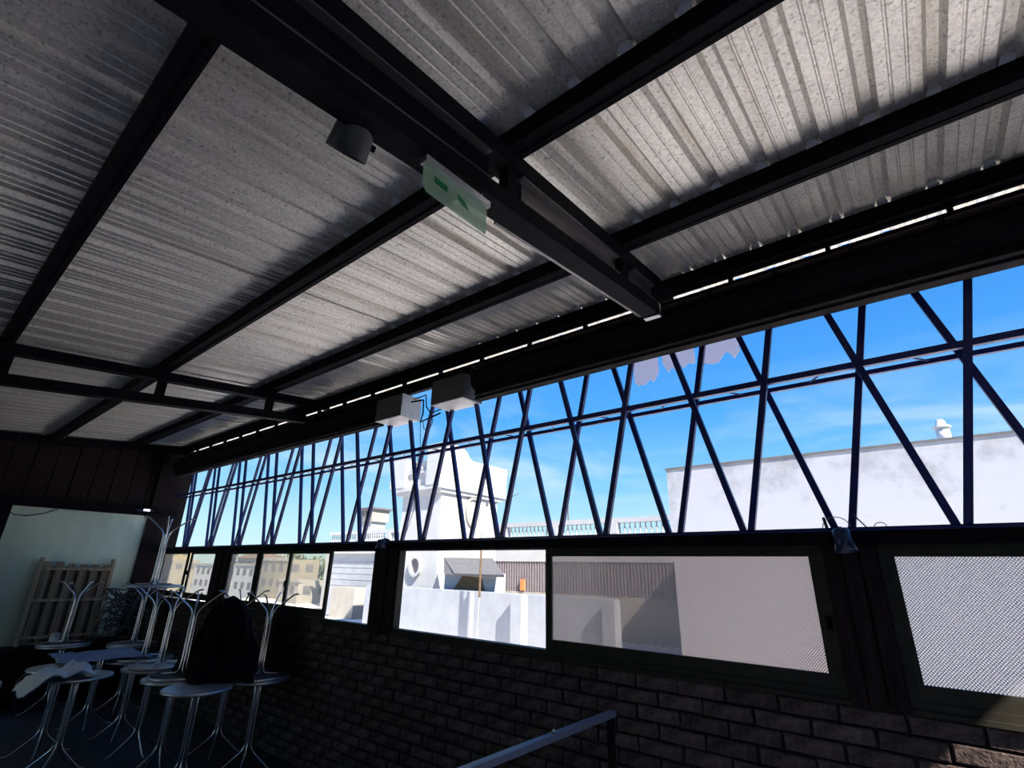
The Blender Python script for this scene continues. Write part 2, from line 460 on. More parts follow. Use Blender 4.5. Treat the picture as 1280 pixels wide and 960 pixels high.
# ------------------------------------------------------------------ trusses that carry the purlins
def truss(x, solid, label):
    t = empty('roof_truss', (x, 0, 0)); tag(t, label, 'truss')
    zt = lambda y: rz(y) - .105            # top of the upper chord
    ya, yb = YB, 2.92
    lo = lambda y: 2.953 + .1106 * y         # underside of the lower chord
    hw = .05
    MB().bar((0, ya, zt(ya) - .04), (0, yb, zt(yb) - .04), 2 * hw, .08).build('upper_chord', 'steel', t)
    yl = 2.66
    MB().bar((0, ya, lo(ya) + .04), (0, yl, lo(yl) + .04), 2 * hw, .08).build('lower_chord', 'steel', t)
    for y in (.24, 1.26, 2.25, -.8, -1.8, -2.8, -3.8):
        MB().bar((0, y, lo(y) + .07), (0, y, zt(y) - .07), .05, .07, (0, 1, 0)).build('post', 'steel', t)
    if solid:
        for y0, y1, m in ((ya, 1.12, 'steel'), (1.33, 2.17, 'steel_gloss'), (2.33, 2.64, 'steel_gloss')):
            MB().prism([(y0, lo(y0) + .075), (y1, lo(y1) + .075), (y1, zt(y1) - .075), (y0, zt(y0) - .075)], 'x', -.012, .012).build('web_plate', m, t)
        for fz in (lambda y: zt(y) - .088, lambda y: lo(y) + .088):
            for y0, y1 in ((YB, 1.10), (1.30, 2.16), (2.34, 2.62)):
                MB().bar((.030, y0, fz(y0)), (.030, y1, fz(y1)), .034, .010).build('flange', 'steel_gloss', t)
        # paler strip added as the shiny line along the lower chord's left foot
        MB().bar((-.058, 1.25, lo(1.25) + .008), (-.058, 2.62, lo(2.62) + .008), .020, .012).build('foot_highlight', 'steel_gloss', t)
        MB().box(-.05, .05, 2.64, 2.68, lo(2.66) - .012, lo(2.66) + .08).build('end_plate', 'rim', t)
    return t
truss(-1.09, True, 'heavy black roof beam crossing overhead, carrying the spotlight and green sign')
truss(-5.24, False, 'open black two-chord roof truss above the stacked tables')

# ------------------------------------------------------------------ header over the lattice
hd = struct(MB().box(X0, X1, 3.03, 3.075, 3.42, 3.535).build('trim_3', 'steel'), 'dark header board under the eaves', 'beam')
xx = X0 + .4
while xx < X1:
    MB().box(xx - .012, xx + .012, 3.03, 3.07, 3.50, 3.60).build('bracket', 'steel', hd); xx += .55
def roll(xa, xb, label, n_br):
    t = empty('rolled_curtain', (0, 0, 0)); tag(t, label, 'blind')
    t.location = ((xa + xb) / 2, 2.875, 3.10); L = (xb - xa) / 2
    pr = []
    # canvas roll with slack folds
    rings = []
    b = MB(); nx = max(8, int((xb - xa) / .3)); n = 18
    vs = []; fs = []
    for i in range(nx + 1):
        x = -L + 2 * L * i / nx
        for k in range(n):
            a = 2 * math.pi * k / n
            r = .084 + .008 * noise.noise(Vector((x * 1.1, math.cos(a) * 1.6, math.sin(a) * 1.6))) + .006 * math.sin(3 * a + .6)
            vs.append((x, r * math.cos(a) * .8, .180 + r * math.sin(a) - .012 * abs(math.sin(x * 2.1))))
    for i in range(nx):
        for k in range(n): fs.append((i * n + k, i * n + (k + 1) % n, (i + 1) * n + (k + 1) % n, (i + 1) * n + k))
    b.add(vs, fs, True); b.add(vs[:n], [tuple(range(n))]); b.add(vs[-n:], [tuple(range(n))])
    b.build('canvas_roll', 'curtain', t)
    MB().box(-L, L, .0, .075, .0, .085).build('bottom_channel', 'curtain', t)
    MB().box(-L, L, -.02, .0, .018, .030).build('channel_lip', 'steel_gloss', t)  # paler lip drawn as a thin highlight line
    MB().box(-L, L, .035, .095, .085, .32).build('back_board', 'wood_dark', t)
    MB().box(-L, L, -.062, .035, .274, .284).build('ledge', 'ledge', t)
    for k in range(n_br):
        x = -L + (k + .5) * 2 * L / n_br
        MB().box(x - .013, x + .013, -.070, .03, .25, .298).build('bracket', 'steel', t)
    return t
roll(-9.72, -4.14, 'long black rolled-up canvas blind above the lattice, left of the gearboxes', 12)
roll(-2.80, X1, 'long black rolled-up canvas blind above the lattice, right of the gearboxes', 14)

def gearbox(x, y, label, right):
    t = empty('blind_gearbox', (x, y, 3.12)); tag(t, label, 'box')
    W, D, H = .40, .24, .22
    b = MB().box(0, W, 0, .006, 0, H)
    b.box(0, .006, 0, D, 0, H); b.box(0, W, D - .006, D, 0, H); b.box(0, W, 0, D, H - .006, H)
    b.build('housing', 'box_grey', t)
    MB().box(.002, W - .002, .002, D - .002, -.006, .004).build('bottom_plate', 'box_pale', t)  # paler than the housing: the lit underside is put into the colour
    MB().box(W - .006, W + .002, .002, D - .002, .0, H - .002).build('end_plate', 'box_pale' if right else 'box_grey', t)
    for q in (.06, .16, .28, .36):
        MB().box(q - .012, q + .012, .09, .12, H, H + .085).build('hanger', 'steel', t)
    return t
gearbox(-4.13, 2.83, 'grey sheet-metal gearbox with pale end plate, left of the pair over the lattice', True)
gearbox(-3.27, 2.80, 'grey sheet-metal gearbox, right of the pair, against the right-hand blind', False)
t = empty('cable_loop', (-3.55, 2.93, 3.1)); tag(t, 'thin conduit and drooping cables between the two grey gearboxes', 'cable')
MB().tube([(-.16, 0, .17), (-.02, 0, .16), (.02, 0, .155), (.03, 0, .02), (.0, 0, -.06), (.14, 0, -.04), (.27, 0, -.02)], .008, 6).build('conduit', 'steel', t)
MB().tube([(-.12, 0, .19), (.05, 0, .20), (.07, 0, .08), (.14, 0, .0), (.30, 0, .02)], .006, 6).build('conduit', 'steel', t)
MB().tube([(.14, 0, .0), (.17, .01, -.08), (.12, .01, -.16), (.05, .01, -.13), (.02, .01, -.04)], .004, 5).build('cable', 'wire', t)
MB().tube([(.0, 0, -.05), (.03, .0, -.3), (-.02, 0, -.6), (.0, .02, -.85), (-.1, .02, -1.10)], .003, 5).build('cable', 'wire', t)

# ------------------------------------------------------------------ lattice grille above the windows
ZT, ZM, ZL = 1.98, 2.81, 3.44
lat = empty('lattice_grille', (0, 3.0, ZT)); tag(lat, 'dark steel tube lattice of leaning bars above the windows, sky reflection tinted blue', 'grille')
def lbar(xb, xt, y):
    dx = (xt - xb) / 1.12
    H = ZL - ZT
    MB().bar((xb, y, -.02), (xb + dx * H, y, H), .034, .026, (0, 1, 0)).build('bar', 'navy', lat)
k = -1
while True:
    xa = .11 - .895 * k; xbb = -.335 - .895 * k
    if xa < X0 + .25: break
    lbar(xa, xa + .255, .012); lbar(xa - .03, xa - .325, .012)
    if xbb > X0 + .2:
        lbar(xbb, xbb + .255, .135); lbar(xbb - .06, xbb - .365, .135)
    k += 1
MB().bar((X0, .03, ZM - ZT), (X1, .03, ZM - ZT), .030, .034).build('rail', 'navy', lat)
MB().bar((X0, .15, ZM - ZT - .015), (X1, .15, ZM - ZT - .015), .024, .026).build('rail', 'navy', lat)
x = X0 + .05; s = 0
while x < 2.0:
    MB().tube([(x, .03, ZM - ZT), (x + .11, .15, ZM - ZT - .015)] if s % 2 == 0 else [(x, .15, ZM - ZT - .015), (x + .11, .03, ZM - ZT)], .005, 5).build('cross_web', 'navy', lat); x += .45; s += 1

# clear film over the lattice and its torn white remains
wfilm = struct(MB().box(X0, X1, 3.185, 3.187, 1.98, 3.5).build('window_5', 'film_clear'), 'clear plastic film stretched outside the lattice', 'window')
def patch(x0, x1, z0, z1, seed):
    r = random.Random(seed); n = 12; b = MB(); vs = []; fs = []
    for i in range(n + 1):
        x = x0 + (x1 - x0) * i / n
        low = z0 + (z1 - z0) * (.5 * abs(noise.noise(Vector((x * 9, seed, 0)))) * 1.6)
        if i in (0, n): low += .02
        vs += [(x, 3.180, low), (x, 3.180, z1), (x, 3.184, low), (x, 3.184, z1)]
    for i in range(n):
        q = i * 4
        fs += [(q, q + 4, q + 5, q + 1), (q + 2, q + 3, q + 7, q + 6), (q, q + 2, q + 6, q + 4)]
    b.add(vs, fs); return b.build('torn_film', 'film_white', wfilm)
patch(-1.48, -1.29, 3.01, 3.30, 1); patch(-1.26, -1.03, 3.07, 3.30, 2); patch(-.98, -.74, 3.06, 3.30, 4)

# ------------------------------------------------------------------ window band
tr = struct(MB().box(X0, X1, 2.955, 3.06, 1.90, 1.98).build('trim_4', 'steel'), 'black transom beam between lattice and windows', 'beam')
MB().box(X0, X1, 2.945, 2.957, 1.962, 1.975).build('lip', 'navy', tr)
def post(n, xa, xb, label):
    p = struct(MB().box(xa, xb, 2.99, 3.06, ZB, 1.90).build('trim_%d' % n, 'wood_dark'), label, 'post')
    k = 3; wd = (xb - xa) / k
    for i in range(k):
        MB().box(xa + i * wd + .004, xa + (i + 1) * wd - .004, 2.965 - (.012 if i == 1 else 0), 2.99, ZB, 1.90).build('board', 'wood_dark', p)
    return p
post(5, -7.62, -7.20, 'dark post between the two far window groups')
post(6, -4.07, -3.76, 'dark post below the left gearbox, between the windows')
post(7, -.455, -.235, 'dark boarded post under the small lamp, between two screened windows')
MB().box(X0, X1, 2.975, 3.18, ZB, 1.235).build('trim_8', 'olive'); struct(bpy.data.objects['trim_8'], 'dark sill under the windows', 'sill')

def frame(b, x0, x1, z0, z1, y0, y1, wl_, wr, wb, wt):
    b.box(x0, x0 + wl_, y0, y1, z0, z1); b.box(x1 - wr, x1, y0, y1, z0, z1)
    b.box(x0 + wl_, x1 - wr, y0, y1, z0, z0 + wb); b.box(x0 + wl_, x1 - wr, y0, y1, z1 - wt, z1)
def window(n, x0, x1, sashes, label):
    b = MB(); frame(b, x0, x1, 1.235, 1.90, 2.985, 3.05, .03, .03, .032, .008)
    wnd = struct(b.build('window_%d' % n, 'olive'), label, 'window')
    for (a, c, za, zb, y, m) in sashes:           # clear pane extents
        b = MB(); fw = .046
        frame(b, a - fw, c + fw, za - .075, zb + .056, y, y + .022, fw, fw, .075, .056)
        so_ = b.build('sash', 'olive', wnd)
        MB().box(a - .004, c + .004, y + .009, y + .013, za - .004, zb + .004).build('pane', m, so_)
    return wnd
window(1, -9.72, -7.62, [(-9.60, -8.66, 1.355, 1.875, 2.988, 'glass_tan'), (-8.55, -7.66, 1.355, 1.875, 3.014, 'glass_tan')], 'furthest window group with two tan panes, beside the teal wall')
w2 = window(2, -7.20, -4.07, [(-7.17, -6.455, 1.345, 1.872, 2.988, 'glass_tan'), (-6.375, -5.715, 1.345, 1.872, 3.014, 'glass_tan'), (-5.63, -4.865, 1.345, 1.872, 2.988, 'glass_tan')],
            'window group behind the tables with tan panes and one open end')
window(3, -3.76, -.455, [(-2.10, -.525, 1.33, 1.848, 2.99, 'screen')], 'long window, left half open, right half covered by perforated film')
window(4, -.235, 2.2, [(-.175, 1.0, 1.33, 1.848, 2.99, 'screen_right'), (1.08, 2.1, 1.33, 1.848, 3.016, 'screen_right')], 'nearest window at the right edge, covered by pale perforated film')
for (xx, zz, nm) in ((-8.60, 1.62, 0), (-5.68, 1.56, 1), (-.485, 1.55, 2)):
    MB().box(xx - .015, xx + .015, 2.985, 3.02, zz - .03, zz + .03).build('latch', 'steel', bpy.data.objects['window_%d' % (nm + 1)])

# clamps and wire on the transom by the lamp
t = empty('wire_clamps', (-.36, 3.0, 1.98)); tag(t, 'two bent clamps and loops of thin wire on the transom beside the small lamp', 'bracket')
MB().bar((-.06, 0, 0), (-.068, 0, .055), .014, .006).build('clamp', 'box_grey', t)
MB().bar((.105, 0, 0), (.06, 0, .065), .016, .006).build('clamp', 'box_grey', t)
MB().tube([(-.02 + .06 * math.cos(a), .0, .0 + .055 * math.sin(a)) for a in [i * math.pi / 8 for i in range(9)]], .0022, 5).build('wire', 'box_grey', t)
MB().tube([(.16 + .025 * math.cos(a), .0, .0 + .022 * math.sin(a)) for a in [i * math.pi / 8 for i in range(9)]], .002, 5).build('wire', 'box_grey', t)

# ------------------------------------------------------------------ lamps
def lamp(name, loc, rot, r0, r1, h, m, label, arm):
    t = empty(name, loc, rot); tag(t, label, 'lamp')
    b = MB(); b.lathe([(.0, h), (r0 * .8, h), (r0, h - .012), (r0 * 1.0, h * .55), (r1, .0), (r1 * .93, .0), (r0 * .9, h * .5), (r0 * .85, h - .03), (0, h - .03)], 22)
    b.build('shade', m, t)
    MB().lathe([(0, h * .35), (r0 * .55, h * .4), (r0 * .6, h * .62), (r0 * .3, h * .85), (0, h * .85)][::-1], 14).build('bulb', 'box_grey', t)
    MB().tube(arm, .010, 8).build('bracket', 'steel', t)
    MB().lathe([(0, -.012), (.011, -.010), (.011, .010), (0, .012)], 12, (0, r0 + .008, h * .3), Matrix.Rotation(math.pi / 2, 3, 'X')).build('knob', 'steel', t)
    return t
lamp('spotlight', (-1.212, .60, 2.985), (0, math.radians(40), math.radians(-8)), .058, .066, .19, 'lamp_black', 'black cylindrical spotlight fixed to the heavy roof beam',
     [(0, 0, .18), (.0, .0, .20), (.02, 0, .22)])
lamp('small_lamp', (-.342, 2.875, 1.865), (math.radians(-6), math.radians(-6), 0), .038, .050, .105, 'lamp_blue', 'small blue-black bell lamp on the boarded post at right',
     [(0, 0, .095), (0, .02, .11), (.0, .075, .100)])
lamp('small_lamp', (-3.87, 2.875, 1.91), (0, 0, 0), .038, .050, .075, 'lamp_blue', 'small dark bell lamp on the post left of the long window',
     [(0, 0, .07), (0, .04, .08), (.0, .085, .07)])
t = empty('wall_lamp', (X0 + .09, 2.60, 2.535)); tag(t, 'small blue wall lamp with an added glowing highlight on the beam above the teal wall', 'lamp')
MB().lathe([(0, .03), (.07, .02), (.11, 0), (.07, -.02), (0, -.025)], 18, mtx=Matrix.Scale(1.2, 3, Vector((0, 1, 0)))).build('dish', 'lamp_blue', t)
MB().box(.085, .105, -.03, .05, -.02, .008).build('bulb', 'lamp_highlight', t)  # white highlight on the dish, put in as a glowing patch

# ------------------------------------------------------------------ green emergency sign
t = empty('exit_sign', (-1.06, 0, 0)); tag(t, 'pale green acrylic emergency sign hanging from the heavy roof beam', 'sign')
zs0 = lambda y: 3.008 + (y - .8) * .05
zs = lambda y: zs0(y)
MB().prism([(.79, zs(.79)), (1.105, zs(1.105)), (1.105, zs(1.105) + .026), (.79, zs(.79) + .026)], 'x', -.016, .016).build('holder', 'rim', t)
pl = MB().prism([(.795, zs(.795)), (1.10, zs(1.10)), (1.10, zs(1.10) - .115), (.815, zs(.815) - .105), (.795, zs(.795) - .085)], 'x', -.003, .003).build('panel', 'acrylic', t)
zc = lambda y: zs(y) - .045
for poly in ([(.84, zc(.84) + .020), (.90, zc(.90) + .014), (.90, zc(.90) - .012), (.84, zc(.84) - .006)],
             [(.95, zc(.95) + .012), (.99, zc(.99) - .0), (1.01, zc(1.01) - .026), (.98, zc(.98) - .022), (.95, zc(.95) - .008)]):
    MB().prism(poly, 'x', .0032, .0042).build('arrow_print', 'acrylic_green', pl)
for y in (.82, 1.07):
    MB().bar((0, y, zs(y) + .02), (.0, y, zs(y) + .10), .012, .006, (0, 1, 0)).build('clip', 'rim', t)

# ------------------------------------------------------------------ stair handrail
t = empty('handrail', (-1.5, 0, 0)); tag(t, 'dull blue-grey steel handrail running up to the brick wall', 'railing')
MB().bar((0, -.6, 1.065), (0, 2.69, 1.065), .036, .026).build('rail', 'bucket', t)
for y in (2.66, 1.3, -.3):
    MB().bar((0, y, 0), (0, y, 1.05), .03, .03).build('post', 'steel', t)
MB().lathe([(0, .014), (.008, .010), (.010, 0), (0, 0)][::-1], 10, (.0, 2.15, 1.08)).build('bolt', 'rim', t)

# ------------------------------------------------------------------ tables
R = .268
leg_curve = []
def leg_pts(a):
    c, s = math.cos(a), math.sin(a)
    P = [(.17, .712), (.06, .712), (.034, .700), (.026, .672), (.023, .60), (.023, .235), (.027, .195), (.048, .155), (.12, .090), (.180, .038), (.205, .018), (.235, .012), (.252, .012)]
    return [(r * c, r * s, z) for r, z in P]
leg_meshes = [MB().tube(leg_pts(math.pi / 4 + i * math.pi / 2), .0082, 8).mesh('leg', 'chrome') for i in range(4)]
def top_mesh(m): return MB().lathe([(0, .722), (R - .006, .722), (R - .004, .726), (R - .004, .740), (R - .008, .744), (0, .744)], 36).mesh('tabletop', m)
top_dark = top_mesh('tabletop'); top_grey = top_mesh('tabletop_grey')
rim_m = MB().lathe([(R - .004, .722), (R + .004, .724), (R + .005, .733), (R + .004, .743), (R - .004, .745)], 36).mesh('edge_band', 'rim')
def make_table():
    t = empty('bistro_table')
    link('tabletop', top_dark, t)
    link('edge_band', rim_m, t)
    for m_ in leg_meshes: link('leg', m_, t)
    return t
proto = make_table(); used = False
def place(x, y, label, group, inv=False, z=0, yaw=0, top=None):
    global used
    if not used: o = proto; used = True
    else:
        o = proto.copy(); COL.objects.link(o)
        for ch in list(proto.children):
            c = ch.copy(); COL.objects.link(c); c.parent = o
    o.location = (x, y, z + (.746 if inv else 0))
    o.rotation_euler = (math.pi if inv else 0, 0, yaw)
    for ch in o.children:
        if ch.name.startswith('tabletop'): ch.data = top or top_dark
    tag(o, label, 'table', group)
    return o
G1 = 'round chrome-legged tables standing on the floor'
G2 = 'round chrome-legged tables upturned on the others'
up = [(-5.22, 2.125, .35, 'grey-topped round table, nearest and brightest chrome column, standing on the floor', top_grey),
      (-5.27, 2.685, .1, 'upright round table nearest the brick wall at the right of the cluster', None),
      (-5.80, 2.145, .7, 'upright round table directly left of the grey-topped one', None),
      (-5.93, 2.69, .2, 'upright round table between the wall and the draped black cloth', None),
      (-6.50, 1.56, .15, 'round table with a crumpled white cloth on its top', None),
      (-7.10, 1.55, .5, 'upright round table just behind the one with the white cloth', None),
      (-6.50, 2.17, .9, 'upright round table in the middle, right of the white cloth table', None),
      (-7.15, 2.20, .3, 'upright round table under the pale blue sheet', None),
      (-7.85, 2.06, .6, 'upright round table behind the pale blue sheet', None),
      (-8.40, 2.50, .4, 'upright round table far back near the corner post', None),
      (-8.90, 1.89, .8, 'furthest upright round table, in front of the slatted panel', None)]
for x, y, yw, l, tp in up: place(x, y, l, G1, False, 0, yw, tp)
inv = [(-5.80, 2.19, .5, 'upturned round table above the grey-topped one, feet highest at centre'),
       (-5.28, 2.68, .0, 'upturned round table at the right end, feet spread against the window'),
       (-5.93, 2.69, .6, 'upturned round table mostly hidden by the black cloth'),
       (-6.48, 2.22, .2, 'upturned round table second from the black cloth'),
       (-7.08, 2.25, .7, 'upturned round table third from the black cloth'),
       (-8.38, 2.50, .3, 'upturned round table in front of the wire tangle'),
       (-8.90, 1.89, .1, 'upturned round table at the left end, in front of the slatted panel')]
for x, y, yw, l in inv: place(x, y, l, G2, True, .746, yw)
place(-6.74, 2.06, 'topmost round table, upturned on the feet of those below, beside the corner post', G2, True, 1.495, .4)

# cloths
def drape(name, cx, cy, rx, ry, zt, fn, m, label, n=28):
    vs = []; fs = []
    for j in range(n + 1):
        for i in range(n + 1):
            u = i / n * 2 - 1; v = j / n * 2 - 1
            x, y, z = fn(u, v)
            vs.append((x, y, z))
    for j in range(n):
        for i in range(n):
            a = j * (n + 1) + i; fs.append((a, a + 1, a + n + 2, a + n + 1))
    b = MB(); b.add(vs, fs, True); o = b.build(name, m, None, (cx, cy, zt))
    sm2 = o.modifiers.new('thick', 'SOLIDIFY'); sm2.thickness = .006; sm2.offset = 1
    tag(o, label, 'cloth'); return o
def f_white(u, v):
    x = u * .23; y = -.10 + v * .24
    w_ = 1 - .5 * u * u
    h = .010 + .085 * math.exp(-((v - .55) / .35) ** 2) * w_ * (1 + .5 * noise.noise(Vector((u * 2.5, v * 3, 3)))) + .045 * math.exp(-((v + .25) / .4) ** 2) * w_
    h += .028 * abs(noise.noise(Vector((u * 4, v * 5, 1)))) + .012 * math.sin(9 * v + 4 * u)
    if v < -.45: h -= (-.45 - v) ** 1.3 * .26
    return x * (1 + .15 * noise.noise(Vector((v * 3, 0, 7)))), y, h if v < -.45 else max(h, .004)
drape('cloth', -6.48, 1.50, 0, 0, .75, f_white, 'cloth_white', 'crumpled white cloth lying on the round table at far left')
def f_blue(u, v):
    x = u * .40 + .05 * noise.noise(Vector((v * 2, 0, 1))); y = v * .38
    h = .010 + .022 * abs(noise.noise(Vector((u * 2, v * 3, 5)))) + .018 * (1 + math.sin(3 * v + u)) * .5
    r = math.hypot(x, y)
    return x, y, h
drape('plastic_sheet', -7.42, 1.93, 0, 0, .752, f_blue, 'cloth_blue', 'pale blue plastic sheet lying flat over the rear tables')
def f_black(u, v):
    # draped over upturned feet: ridge at top, flaring to the tabletops
    a = (u + 1) * math.pi
    t = (v + 1) / 2                              # 0 bottom .. 1 top
    rr = (.30 * (1 - t) ** 1.7 + .22 * (1 - t ** 9)) * (1 + .16 * math.sin(5 * a + 1) * (1 - t * .6) + .06 * math.sin(11 * a) + .12 * noise.noise(Vector((a, t * 3, 2))))
    return rr * math.cos(a) * 1.0, rr * math.sin(a) * .62, t * .69 + .04 * math.sin(2 * a) * t * (1 - t) * 2 - .01
drape('black_cloth', -5.66, 2.46, 0, 0, .765, f_black, 'cloth_black', 'black cloth draped over upturned table feet beside the brick wall', 40)

# ------------------------------------------------------------------ things by the teal wall
t = empty('counter', (-9.63, 0, 0)); tag(t, 'low dark counter along the teal wall, holding the slatted panel', 'counter')
MB().box(-.26, .22, .9, 2.68, .60, .66).build('top', 'wood_dark', t)
MB().box(-.25, .18, .94, 2.64, 0, .60).build('body', 'wood_dark', t)
t = empty('slatted_panel', (-9.72, 1.98, .665), (0, math.radians(-6), 0)); tag(t, 'weathered wooden slatted panel leaning on the teal wall', 'panel')
for i in range(6):
    yy = -.34 + i * .136
    MB().box(-.012, .012, yy - .040, yy + .040, .02, 1.05 + random.uniform(-.02, .02)).build('slat', 'pallet_mid', t)
MB().box(-.030, -.018, -.40, .40, .03, 1.0).build('back_board', 'pallet_dark', t)
for yy in (-.415, .415):
    MB().box(-.02, .025, yy - .022, yy + .022, 0, 1.12).build('side_rail', 'pallet', t)
for zz in (.10, .56, .97):
    MB().box(.013, .033, -.40, .40, zz - .018, zz + .018).build('crossbar', 'pallet', t)
# tangle of wire
b = MB(); r = random.Random(3)
for i in range(95):
    c0 = Vector((r.uniform(-.12, .12), r.uniform(-.26, .22), r.uniform(.06, .56)))
    pts = []; d = Vector((r.uniform(-1, 1), r.uniform(-1, 1), r.uniform(-.6, .8))).normalized()
    for k in range(7):
        pts.append((c0.x, c0.y, max(.01, c0.z)))
        d = (d + Vector((r.uniform(-1, 1), r.uniform(-1, 1), r.uniform(-1, 1))) * .7).normalized()
        c0 = c0 + d * .07
        c0.x = max(-.18, min(.18, c0.x)); c0.y = max(-.29, min(.22, c0.y)); c0.z = max(.02, min(.62, c0.z))
    b.tube(pts, .008, 5)
o = b.build('wire_tangle', 'box_grey', None, (-9.0, 2.51, .77)); tag(o, 'tangled heap of grey wire between the slatted panel and the corner post', 'wire', kind='stuff')
t = empty('side_table', (-9.0, 2.51, 0)); tag(t, 'low square table under the wire tangle', 'table')
MB().box(-.26, .20, -.30, .20, .73, .765).build('tabletop', 'wood_dark', t)
for sx in (-.23, .17):
    for sy in (-.27, .17): MB().bar((sx, sy, 0), (sx, sy, .73), .03, .03).build('leg', 'steel', t)
t = empty('bucket', (-9.22, 1.74, 0)); tag(t, 'grey plastic bucket with its handle up, on the floor by the counter', 'bucket')
MB().lathe([(.0, .0), (.10, .0), (.135, .27), (.142, .275), (.142, .285), (.13, .285), (.095, .01), (0, .01)], 20).build('body', 'bucket', t)
MB().tube([(0, .138 * math.cos(a), .27 + .15 * math.sin(a)) for a in [i * math.pi / 10 for i in range(11)]], .004, 5).build('handle', 'rim', t)
t = empty('jar', (-9.50, 1.90, .66)); tag(t, 'small white plastic jar on the dark counter beside the slatted panel', 'jar')
MB().lathe([(0, 0), (.05, 0), (.052, .01), (.052, .13), (.046, .14), (0, .14)], 16).build('body', 'cloth_white', t)
MB().lathe([(0, .14), (.05, .14), (.05, .165), (0, .168)], 16).build('lid', 'box_pale', t)
t = empty('crate', (-9.15, 1.28, 0)); tag(t, 'pale crate at the left edge of the view, on the floor', 'crate')
for zz in (.05, .17, .29):
    b = MB(); b.box(-.2, .2, -.15, -.135, zz, zz + .09); b.box(-.2, .2, .135, .15, zz, zz + .09); b.box(-.2, -.185, -.135, .135, zz, zz + .09); b.box(.185, .2, -.135, .135, zz, zz + .09)
    b.build('slat', 'cloth_white', t)
MB().box(-.2, .2, -.15, .15, 0, .02).build('base', 'cloth_white', t)
b = MB().tube([(X0 + .012, 1.07, 2.36), (X0 + .012, 1.12, 2.33), (X0 + .012, 1.25, 2.325), (X0 + .012, 1.42, 2.37), (X0 + .012, 1.56, 2.45)], .006, 6)
tag(b.build('cable', 'wire'), 'thin dark cable sagging across the top left of the teal wall', 'cable')

# ================================================================== outside
KX = 1.6
def E(x, y, z): return (KX * x, KX * y, 1.75 + KX * (z - 1.75))
def ebox(b, x0, x1, y0, y1, z0, z1):
    a = E(x0, y0, z0); c = E(x1, y1, z1); return b.box(a[0], c[0], a[1], c[1], a[2], c[2])
def thing(name, label, cat, group=None):
    t = empty(name); tag(t, label, cat, group); return t
GZ = -3.6
struct(MB().box(-160, 60, -80, 160, GZ - .2, GZ).build('ground', 'asphalt'), 'street level far below the terrace', 'ground')
# neighbouring flat roof covered with white ribbed sheets
t = thing('neighbour_roof', 'white ribbed sheet roof of the neighbouring house, below the windows', 'roof')
t.location = (0, 0, 0)
b = MB(); x = -46.0; vs = []; fs = []
n = 0
while x < 7.5:
    for (dx, dz) in ((0, 0), (.18, 0), (.22, .05), (.32, .05), (.36, 0)):
        vs += [(x + dx, 3.6, -.95 + dz), (x + dx, 23.5, -.95 + dz)]; n += 1
    x += .36
for i in range(n - 1): fs.append((2 * i, 2 * i + 2, 2 * i + 3, 2 * i + 1))
b.add(vs, fs); b.build('ribbed_sheet', 'white_roof', t)
MB().box(-30, 7.8, 3.28, 7.0, -1.0, .6).build('bounce_slab', 'white_roof', t)  # unseen slab added to bounce sunlight up to the ceiling
MB().box(-46, 7.8, 3.55, 23.5, GZ, -1.0).build('walls', 'ext_white', t)

# big weathered party wall on the right
def stain_mat():
    m = mat('weathered_white_render', (.47, .47, .49), .92, 0, .1)
    n = m.node_tree; bb = n.nodes['Principled BSDF']
    t = n.nodes.new('ShaderNodeTexCoord')
    z1 = n.nodes.new('ShaderNodeTexNoise'); z1.inputs['Scale'].default_value = .9; z1.inputs['Detail'].default_value = 9; z1.inputs['Roughness'].default_value = .7
    n.links.new(t.outputs['Object'], z1.inputs['Vector'])
    sp = n.nodes.new('ShaderNodeSeparateXYZ'); n.links.new(t.outputs['Object'], sp.inputs[0])
    h = n.nodes.new('ShaderNodeMapRange'); h.inputs['From Min'].default_value = 2.2; h.inputs['From Max'].default_value = 4.9
    h.inputs['To Min'].default_value = -.16; h.inputs['To Max'].default_value = .10
    n.links.new(sp.outputs['Z'], h.inputs['Value'])
    ad = n.nodes.new('ShaderNodeMath'); ad.operation = 'ADD'; n.links.new(z1.outputs['Fac'], ad.inputs[0]); n.links.new(h.outputs[0], ad.inputs[1])
    r = n.nodes.new('ShaderNodeValToRGB'); e = r.color_ramp.elements
    e[0].position = .50; e[0].color = (.45, .45, .48, 1); e[1].position = .74; e[1].color = (.26, .26, .27, 1)
    n.links.new(ad.outputs[0], r.inputs[0]); n.links.new(r.outputs[0], bb.inputs['Base Color'])
    return m
M['stained'] = stain_mat()
t = thing('party_wall', 'large blank white stained wall of the neighbouring building on the right', 'building')
b = MB(); ebox(b, -3.68, 12, 9, 13.2, -2.2, 3.57); b.build('wall', 'stained', t)
b = MB(); ebox(b, -3.70, 12, 8.98, 9.12, 3.57, 3.60); b.build('coping', 'roof_grey', t)
t = thing('vent_pipe', 'white metal vent pipe with cap on top of the stained wall', 'pipe')
p = E(.37, 9.3, 3.58)
t.location = p
MB().lathe([(0, -.05), (.13, -.05), (.13, .36), (0, .36)], 16).build('pipe', 'box_pale', t)
MB().lathe([(0, .36), (.17, .36), (.17, .40), (.10, .44), (.09, .52), (.05, .57), (0, .58)], 16).build('cap', 'box_pale', t)

